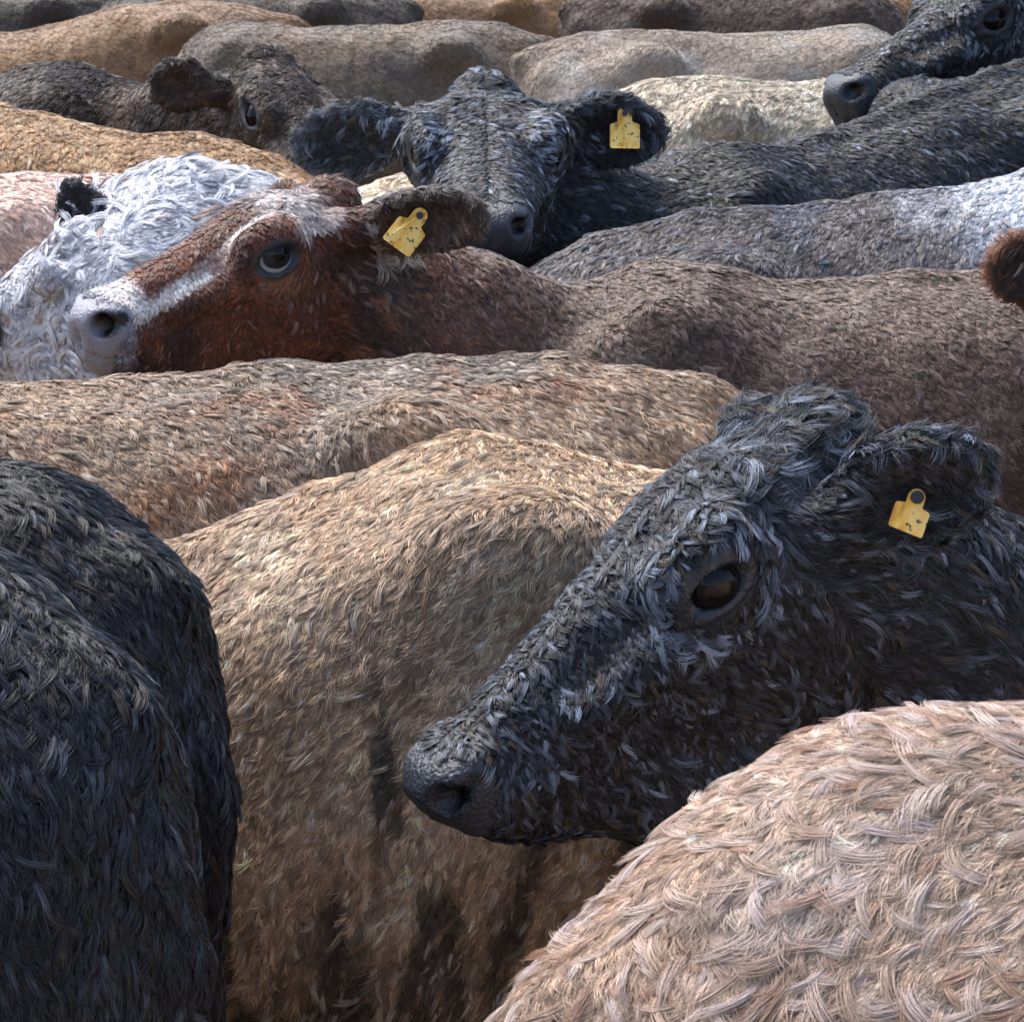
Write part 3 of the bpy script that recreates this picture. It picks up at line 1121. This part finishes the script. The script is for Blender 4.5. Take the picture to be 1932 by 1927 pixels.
def palette(cols, weights, keep=0.0):
    """locks take one of a few hair colours; keep: share of the coat colour mixed in"""
    cols = np.array([srgb(*c) for c in cols])
    weights = np.array(weights, float) / sum(weights)

    def fn(p, hp, h, rng, base):
        i = rng.choice(len(cols), len(p), p=weights)
        return base * keep + cols[i] * (1 - keep)
    return fn


def layers(depth, long=1.0, strokes=None, cover=2.6, stroke_cover=0.5, curl=0.18, swirl=0.28, stroke_curl=0.25, stroke_len=0.024, lift=0.085, stroke_wide=1.0,
           poll=0, fringe=0, fine=1.0, face=None, jit=0.34, ew=1.0):
    px = depth * 1.887 / 6387.0
    th = max(0.0008, 0.68 * px) * fine
    ln = max(0.014, 7 * px) * long
    m = int(9 / fine)
    ls = [dict(density=cover / (m * ln * th * 0.8), strands=m, len=ln, width=max(0.0045, 3.2 * px), thick=th, lift=lift * 1.2, curl=curl, swirl=swirl, points=4, value_jitter=jit)]
    if strokes:
        sl = max(stroke_len, 8.5 * px)
        m = int(22 / fine)
        ls.append(dict(density=stroke_cover / (m * sl * th * 0.6), strands=m, len=sl, width=max(0.0040, 2.6 * px) * stroke_wide, thick=th, lift=lift * 1.2, curl=stroke_curl,
                       swirl=swirl * 1.1, points=6, clump=0.45, tint=strokes, strand_curl=0.05))
    if face:                                     # highlights on brow, bridge and cheek, painted as bright hair
        m, sl = 16, max(0.018, 8 * px)
        ls.append(dict(density=1.0, area=face * 9000, strands=m, len=sl, width=max(0.0036, 2.6 * px), thick=th, lift=0.06, curl=0.35, swirl=0.35, points=6, clump=0.4, strand_curl=0.05, noshort=True,
                       tint=strokes_face, where=lambda P, n, hl, h, e: h * (0.3 + 0.3 * (hl[:, 2] > -0.10) + 0.7 * (hl[:, 2] > 0.0))))
    if face:                                     # highlights over the eye and on the lower lid, painted as pale hair
        ls.append(dict(density=1.0, area=face * 1500, strands=18, len=max(0.020, 8 * px), width=max(0.004, 2.6 * px), thick=th, lift=0.10, curl=0.4, swirl=0.3, points=6, clump=0.4, strand_curl=0.05,
                       noshort=True, tint=strokes_brow, where=lambda P, n, hl, h, e: h * (np.abs(np.linalg.norm(np.stack(
                           [hl[:, 0] - 0.192, np.abs(hl[:, 1]) - 0.114 * ew, (hl[:, 2] + 0.008) * 1.25], 1), axis=1) - 0.070 * (1 + 0.2 * (ew > 1))) < 0.012)))
    if poll:                                     # curls on the crown of the head
        ls.append(dict(density=1.0, area=poll * 9000, strands=14, len=max(0.026, 9 * px), width=max(0.005, 3.4 * px), thick=th, strand_curl=0.06, lift=0.09, curl=1.2, swirl=1.4, points=7, clump=0.3,
                       swirl_freq=6, tint=strokes_face if face else strokes, where=lambda P, n, hl, h, e: h * (hl[:, 0] < 0.10) * (hl[:, 2] > 0.0) * (np.abs(e) < 0.1)))
    if fringe:                                   # shaggy ears
        ls.append(dict(density=1.0, area=fringe * 9000, strands=12, len=max(0.022, 9 * px), width=max(0.006, 4 * px), thick=th, lift=0.18, curl=0.5, swirl=0.4, points=5, clump=0.4,
                       tint=strokes_face if face else None, where=lambda P, n, hl, h, e: (np.abs(e) > 0.1) * (np.abs(e) < 0.85)))
    return [{k: v for k, v in l.items() if v is not None} for l in ls]


strokes_face = strokes_brow = None
ST_BLACK = palette([(72, 78, 90), (96, 104, 118), (128, 138, 154), (50, 54, 62), (24, 24, 28), (74, 64, 54)], [4, 1.6, 0.3, 6, 3, 1.5])  # grey blue locks put the sheen of black coats into hair colour
strokes_face = palette([(66, 72, 83), (94, 103, 118), (136, 147, 164), (48, 52, 60), (26, 27, 31)], [4, 2.6, 0.9, 5, 3])
strokes_brow = palette([(110, 120, 136), (146, 157, 174), (70, 77, 88)], [3, 2, 2])
ST_SOOT = palette([(54, 58, 67), (76, 82, 94), (40, 42, 48), (22, 22, 26), (56, 49, 43)], [3, 1.2, 4, 5, 2])  # greyer locks paint a dim sheen on the black rumps
ST_PINK = palette([(214, 192, 182), (224, 210, 200), (202, 188, 190), (170, 128, 104), (186, 158, 138), (150, 100, 78)], [4, 2, 1.8, 2.2, 5, 0.9], 0.4)
ST_TAN = palette([(200, 182, 162), (216, 204, 190), (122, 110, 98), (96, 88, 82), (150, 112, 80), (182, 156, 128)], [3, 1.5, 3, 2, 1.2, 4], 0.4)
ST_WHITE = palette([(236, 236, 240), (228, 228, 236), (160, 164, 176), (196, 170, 156), (120, 122, 132)], [5, 4, 2, 1.2, 0.7])
ST_BROWN = palette([(146, 124, 112), (92, 72, 64), (122, 106, 104), (70, 50, 44)], [2, 3, 2, 2], 0.35)
ST_KEEP = palette([(235, 225, 215), (40, 36, 34), (150, 140, 130)], [2, 2, 2], 0.62)
ST_DARK = palette([(120, 98, 78), (150, 134, 116), (44, 36, 31), (84, 64, 48)], [2, 0.8, 3, 3], 0.3)
ST_ROSE = palette([(230, 205, 195), (200, 160, 140), (240, 225, 215)], [3, 2, 1])
ST_OCHRE = palette([(212, 180, 138), (232, 212, 186), (150, 98, 48), (176, 128, 70)], [3, 0.6, 3, 3], 0.45)
ST_GREY = palette([(140, 138, 140), (104, 108, 122), (142, 130, 122), (88, 82, 80)], [2, 2, 2, 2], 0.3)

ER = (0.19, -0.12, -0.008)
EL = (0.19, 0.12, -0.008)
HIDE_EAR = dict(cam=True, dir=(0.45, -0.35, -0.85), open=(0, -0.5, -0.6), len=0.14, wid=0.10)
COWS = []


def cow(label, **k):
    k['seed'] = 11 + 7 * len(COWS)
    k['label'] = label
    k['coat'] = COAT[k['coat']]
    COWS.append(k)


cow("black cow in profile facing left, curly poll and yellow ear tag", ref=(2650, 1115, 3.5), yaw=180, coat='black', hair=layers(3.2, strokes=ST_BLACK, stroke_cover=1.7, poll=0.05, fringe=0.05, face=0.16, jit=0.6), voxel=0.022,
    fine=0.0042, neck=0.88, nape=-0.175, dewlap=True,
    head=dict(s=1.02, x=(-0.78, -0.59, 0.18), z=(-0.48, 0.78, 0.38), anchor=EL, at=(1366, 1108, 3.2),
              ear_l=dict(cam=True, dir=(0.88, 0.42, 0.35), open=(0.15, -0.25, 0.95), len=0.155, wid=0.118, basex=0.060, basez=-0.042, base=0.085), ear_r=HIDE_EAR, eye_open=1.34, eye_h=0.95, gaze=(-0.1, 0.3), eye_open_r=0.8, flat_far=True, st=WEDGE_ST, knob=-0.026,
              tags=[dict(side=1, along=0.60, across=-0.005, w=0.036, h=0.036, up=(0.35, 0.9, 0.1), face=(0.1, 0.1, 1))]))
cow("curly pinkish cream cow back filling the lower right corner", ref=(1590, 1420, 2.45), xref=-0.62, yaw=20, coat='pink', bony=0.2, voxel=0.016,
    hair=layers(2.4, 1.2, ST_PINK, cover=3.4, fine=0.65, stroke_cover=1.3, stroke_curl=0.55, stroke_len=0.030, swirl=0.6, lift=0.08, stroke_wide=1.4), profile=[(-0.9, -0.11), (-0.78, -0.06), (-0.62, 0)])
cow("black rump standing behind the nearest one, against the tan rump", ref=(-25, 905, 3.55), xref=-0.65, yaw=165, coat='black_brown', hair=layers(3.5, strokes=ST_SOOT, stroke_cover=1.2, jit=0.5), bony=0.2, voxel=0.018,
    profile=[(-0.9, -0.03), (-0.8, 0.012), (-0.65, 0.015), (-0.5, 0)])
cow("nearest black rump in the lower left corner", ref=(-185, 1000, 2.85), xref=-0.65, yaw=165, coat='black_brown', hair=layers(2.8, strokes=ST_SOOT, stroke_cover=1.2, jit=0.5), bony=0.2, voxel=0.016, profile=[(-0.9, -0.07), (-0.8, -0.025), (-0.65, 0.0), (-0.5, 0)])
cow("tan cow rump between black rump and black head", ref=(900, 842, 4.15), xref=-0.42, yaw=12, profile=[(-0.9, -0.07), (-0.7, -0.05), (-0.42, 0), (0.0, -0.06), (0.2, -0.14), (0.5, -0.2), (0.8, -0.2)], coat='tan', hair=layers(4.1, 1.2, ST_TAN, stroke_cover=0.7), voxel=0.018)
cow("long tan back under the brown and white head", ref=(790, 680, 4.95), xref=-0.42, yaw=180, tilt=-0.06, coat='tan2', hair=layers(4.9, 1.2, ST_TAN, stroke_cover=0.7), voxel=0.018)
cow("reddish brown cow with white blaze and pale rimmed eye", ref=(1250, 528, 6.25), yaw=180, coat='brown', hair=layers(6, strokes=ST_BROWN, stroke_cover=0.4, fringe=0.03), voxel=0.022, fine=0.0065, tilt=-0.04,
    head=dict(s=1.04, x=(-0.77, -0.33, 0.54), z=(-0.06, 0.90, 0.42), anchor=EL, at=(533, 490, 5.9), eye_mat=MAT_EYE_BLUE, eye_open=1.65, eye_open_r=0.8, flat_far=True, gaze=(-0.45, 0.25), nostril=1.3, st=HEAVY_ST, knob=-0.015,
              ear_l=dict(cam=True, dir=(1, 0.10, 0.15), open=(-0.1, -0.3, 0.95), len=0.225, wid=0.115), ear_r=HIDE_EAR,
              tags=[dict(side=1, along=0.56, across=0.012, w=0.058, h=0.072, up=(0.55, 0.75, 0.1), face=(0, 0, 1))]))
cow("curly white cow with one black ear behind the brown head", ref=(370, 318, 6.8), yaw=-112, coat='white', voxel=0.022, fine=0.010, s=1.0,
    hair=layers(6.7, 1.1, ST_WHITE, stroke_cover=0.9, stroke_curl=0.9, swirl=0.9, lift=0.09, stroke_len=0.036, stroke_wide=1.2),
    profile=[(-0.9, -0.12), (0.0, -0.15), (0.22, -0.12), (0.45, 0.02), (0.8, 0.0)],
    head=dict(s=1.1, x=(-0.75, -0.5, -0.45), z=(-0.5, 0.8, 0.1), anchor=(0, 0, 0.08), at=(105, 420, 6.6),
              ear_l=HIDE_EAR, ear_r=dict(cam=True, dir=(-0.35, 0.9, 0.0), open=(0, -0.3, 0.95), len=0.14, wid=0.085)))
cow("pale pink back at the left edge behind the white cow", ref=(60, 335, 7.55), xref=-0.42, yaw=180, s=0.95, coat='rose', hair=layers(7.5, strokes=ST_ROSE))
cow("ochre cow back behind the pink and white cows", ref=(380, 268, 8.6), xref=-0.42, yaw=147, tilt=0.10, coat='ochre', hair=layers(8.6, 1.2, ST_OCHRE))
cow("dark brown cow looking out from behind the ochre back", ref=(120, 140, 10.3), yaw=0, s=1.1, coat='dark', hair=layers(9.8, strokes=ST_DARK, fringe=0.02, poll=0.02), voxel=0.03, fine=0.011,
    head=dict(s=1.27, x=(0.41, -0.57, 0.71), z=(0.33, 0.80, 0.50), anchor=ER, at=(463, 213, 9.6), eye_open=1.6,
              ear_l=dict(cam=True, dir=(0.3, -0.5, -0.8), open=(0, -0.5, 0.6), len=0.12, wid=0.1),
              ear_r=dict(cam=True, dir=(-0.95, 0.15, 0.15), open=(0, -0.3, 0.95), len=0.125, wid=0.115, base=0.125, basez=-0.045)))
cow("black cow facing the viewer with both ears spread, one tagged", ref=(1330, 320, 7.8), yaw=-138, s=1.15, tilt=-0.19, coat='black', hair=layers(7.3, strokes=ST_BLACK, stroke_cover=0.6, poll=0.04, fringe=0.08, face=0.10, ew=1.16), voxel=0.025, fine=0.008,
    head=dict(s=1.27, x=(0.021, -0.37, 0.93), z=(-0.013, 0.93, 0.37), anchor=EL, at=(1052, 282, 7.3), eye_open=1.6, eye_fwd=1.2, eye_wide=1.16, gaze=(0, 0.55), knob=0.012,
              st=[(x, t, b, w * float(np.interp(x, [0.05, 0.11, 0.18, 0.24, 0.31], [1.6, 1.5, 1.18, 1.08, 1.28])), v * 1.2) for x, t, b, w, v in HEAD_ST],
              ear_l=dict(cam=True, dir=(1, -0.06, -0.1), open=(0, -0.35, 0.9), len=0.172, wid=0.125, base=0.125),
              ear_r=dict(cam=True, dir=(-1, -0.16, -0.1), open=(0, -0.35, 0.9), len=0.19, wid=0.125, base=0.13),
              tags=[dict(side=1, along=0.66, across=0.034, w=0.066, h=0.078, up=(0, 1, 0), face=(0, 0, 1))]))
cow("grey cow back with a white patch, below the black one", ref=(1310, 420, 6.95), xref=-0.42, yaw=12, tilt=0.13, coat='grey', hair=layers(6.9, strokes=ST_GREY))
cow("black head entering at the upper right corner", ref=(2650, 60, 9.6), yaw=180, s=1.3, coat='black', hair=layers(8.8, strokes=ST_BLACK, face=0.05), voxel=0.03, fine=0.010,
    head=dict(s=1.36, x=(-0.82, -0.39, 0.42), z=(-0.27, 0.92, 0.27), anchor=EL, at=(1888, 34, 8.9), eye_open=1.35, st=HEAVY_ST))
cow("cream back with a dark patch, right of the tagged ear", ref=(1450, 160, 11.0), xref=-0.2, yaw=15, coat='cream', hair=layers(11))
cow("small cream rump showing just under the black cow's untagged ear", ref=(850, 326, 8.3), xref=-0.42, yaw=25, s=0.8, coat='cream2', hair=layers(8.3))
cow("grey beige back with pale ridge behind the black heads", ref=(1200, 60, 13.5), xref=-0.42, yaw=15, s=1.05, coat='greige', hair=layers(13.5, 0.6, cover=2.6, fine=0.7, jit=0.12, lift=0.05), voxel=0.03)
cow("far ochre back above the dark brown head", ref=(350, 4, 15), xref=-0.42, yaw=180, s=1.1, coat='far_ochre', hair=layers(15, 0.6, cover=2.6, fine=0.7, jit=0.12, lift=0.05), voxel=0.03, profile=[(-0.9, 0), (-0.2, 0), (0.4, -0.15)])
cow("far taupe back left of the grey beige one", ref=(850, 45, 14.2), xref=-0.42, yaw=180, coat='far_taupe', hair=layers(14.2, 0.6, cover=2.6, fine=0.7, jit=0.12, lift=0.05), voxel=0.03)
cow("far dark grey back at the upper left corner", ref=(100, -30, 17.5), xref=-0.42, yaw=180, coat='far_grey', hair=layers(17.5, 0.6, cover=2.6, fine=0.7, jit=0.12, lift=0.05), voxel=0.03)
cow("far dark rump at the top edge left of centre", ref=(610, -25, 17), xref=-0.42, yaw=180, coat='far_grey', hair=layers(17, 0.6, cover=2.6, fine=0.7, jit=0.12, lift=0.05), voxel=0.03)
cow("far tan back at the top edge between two dark ones", ref=(900, -20, 19.5), xref=-0.2, yaw=180, coat='far_ochre', hair=layers(19.5, 0.6, cover=2.6, fine=0.7, jit=0.12, lift=0.05), voxel=0.03)
cow("far dark brown back at the top edge right of centre", ref=(1250, -30, 16.2), xref=-0.42, yaw=0, coat='far_brown', hair=layers(16.2, 0.6, cover=2.6, fine=0.7, jit=0.12, lift=0.05), voxel=0.03)
cow("far brownish back in the gap beside the black head of the corner", ref=(1720, -22, 18.5), xref=-0.2, yaw=0, coat='far_ochre', hair=layers(18.5, 0.6, cover=2.6, fine=0.7, jit=0.12, lift=0.05), voxel=0.03)
cow("rusty brown cow with only its ear inside the right edge", ref=(2900, 560, 5.6), yaw=180, coat='rust', hair=layers(5.5, strokes=ST_KEEP, fringe=0.04), voxel=0.03, fine=0.010,
    head=dict(s=1.0, x=(-0.2, -0.5, 0.8), z=(0, 0.8, 0.5), anchor=(0.022, -0.085, -0.012), at=(2112, 512, 5.5),
              ear_r=dict(cam=True, dir=(-1, 0.05, 0.1), open=(0, -0.3, 0.95), len=0.2, wid=0.13)))

for k in COWS:
    make_cow(k['label'], k)
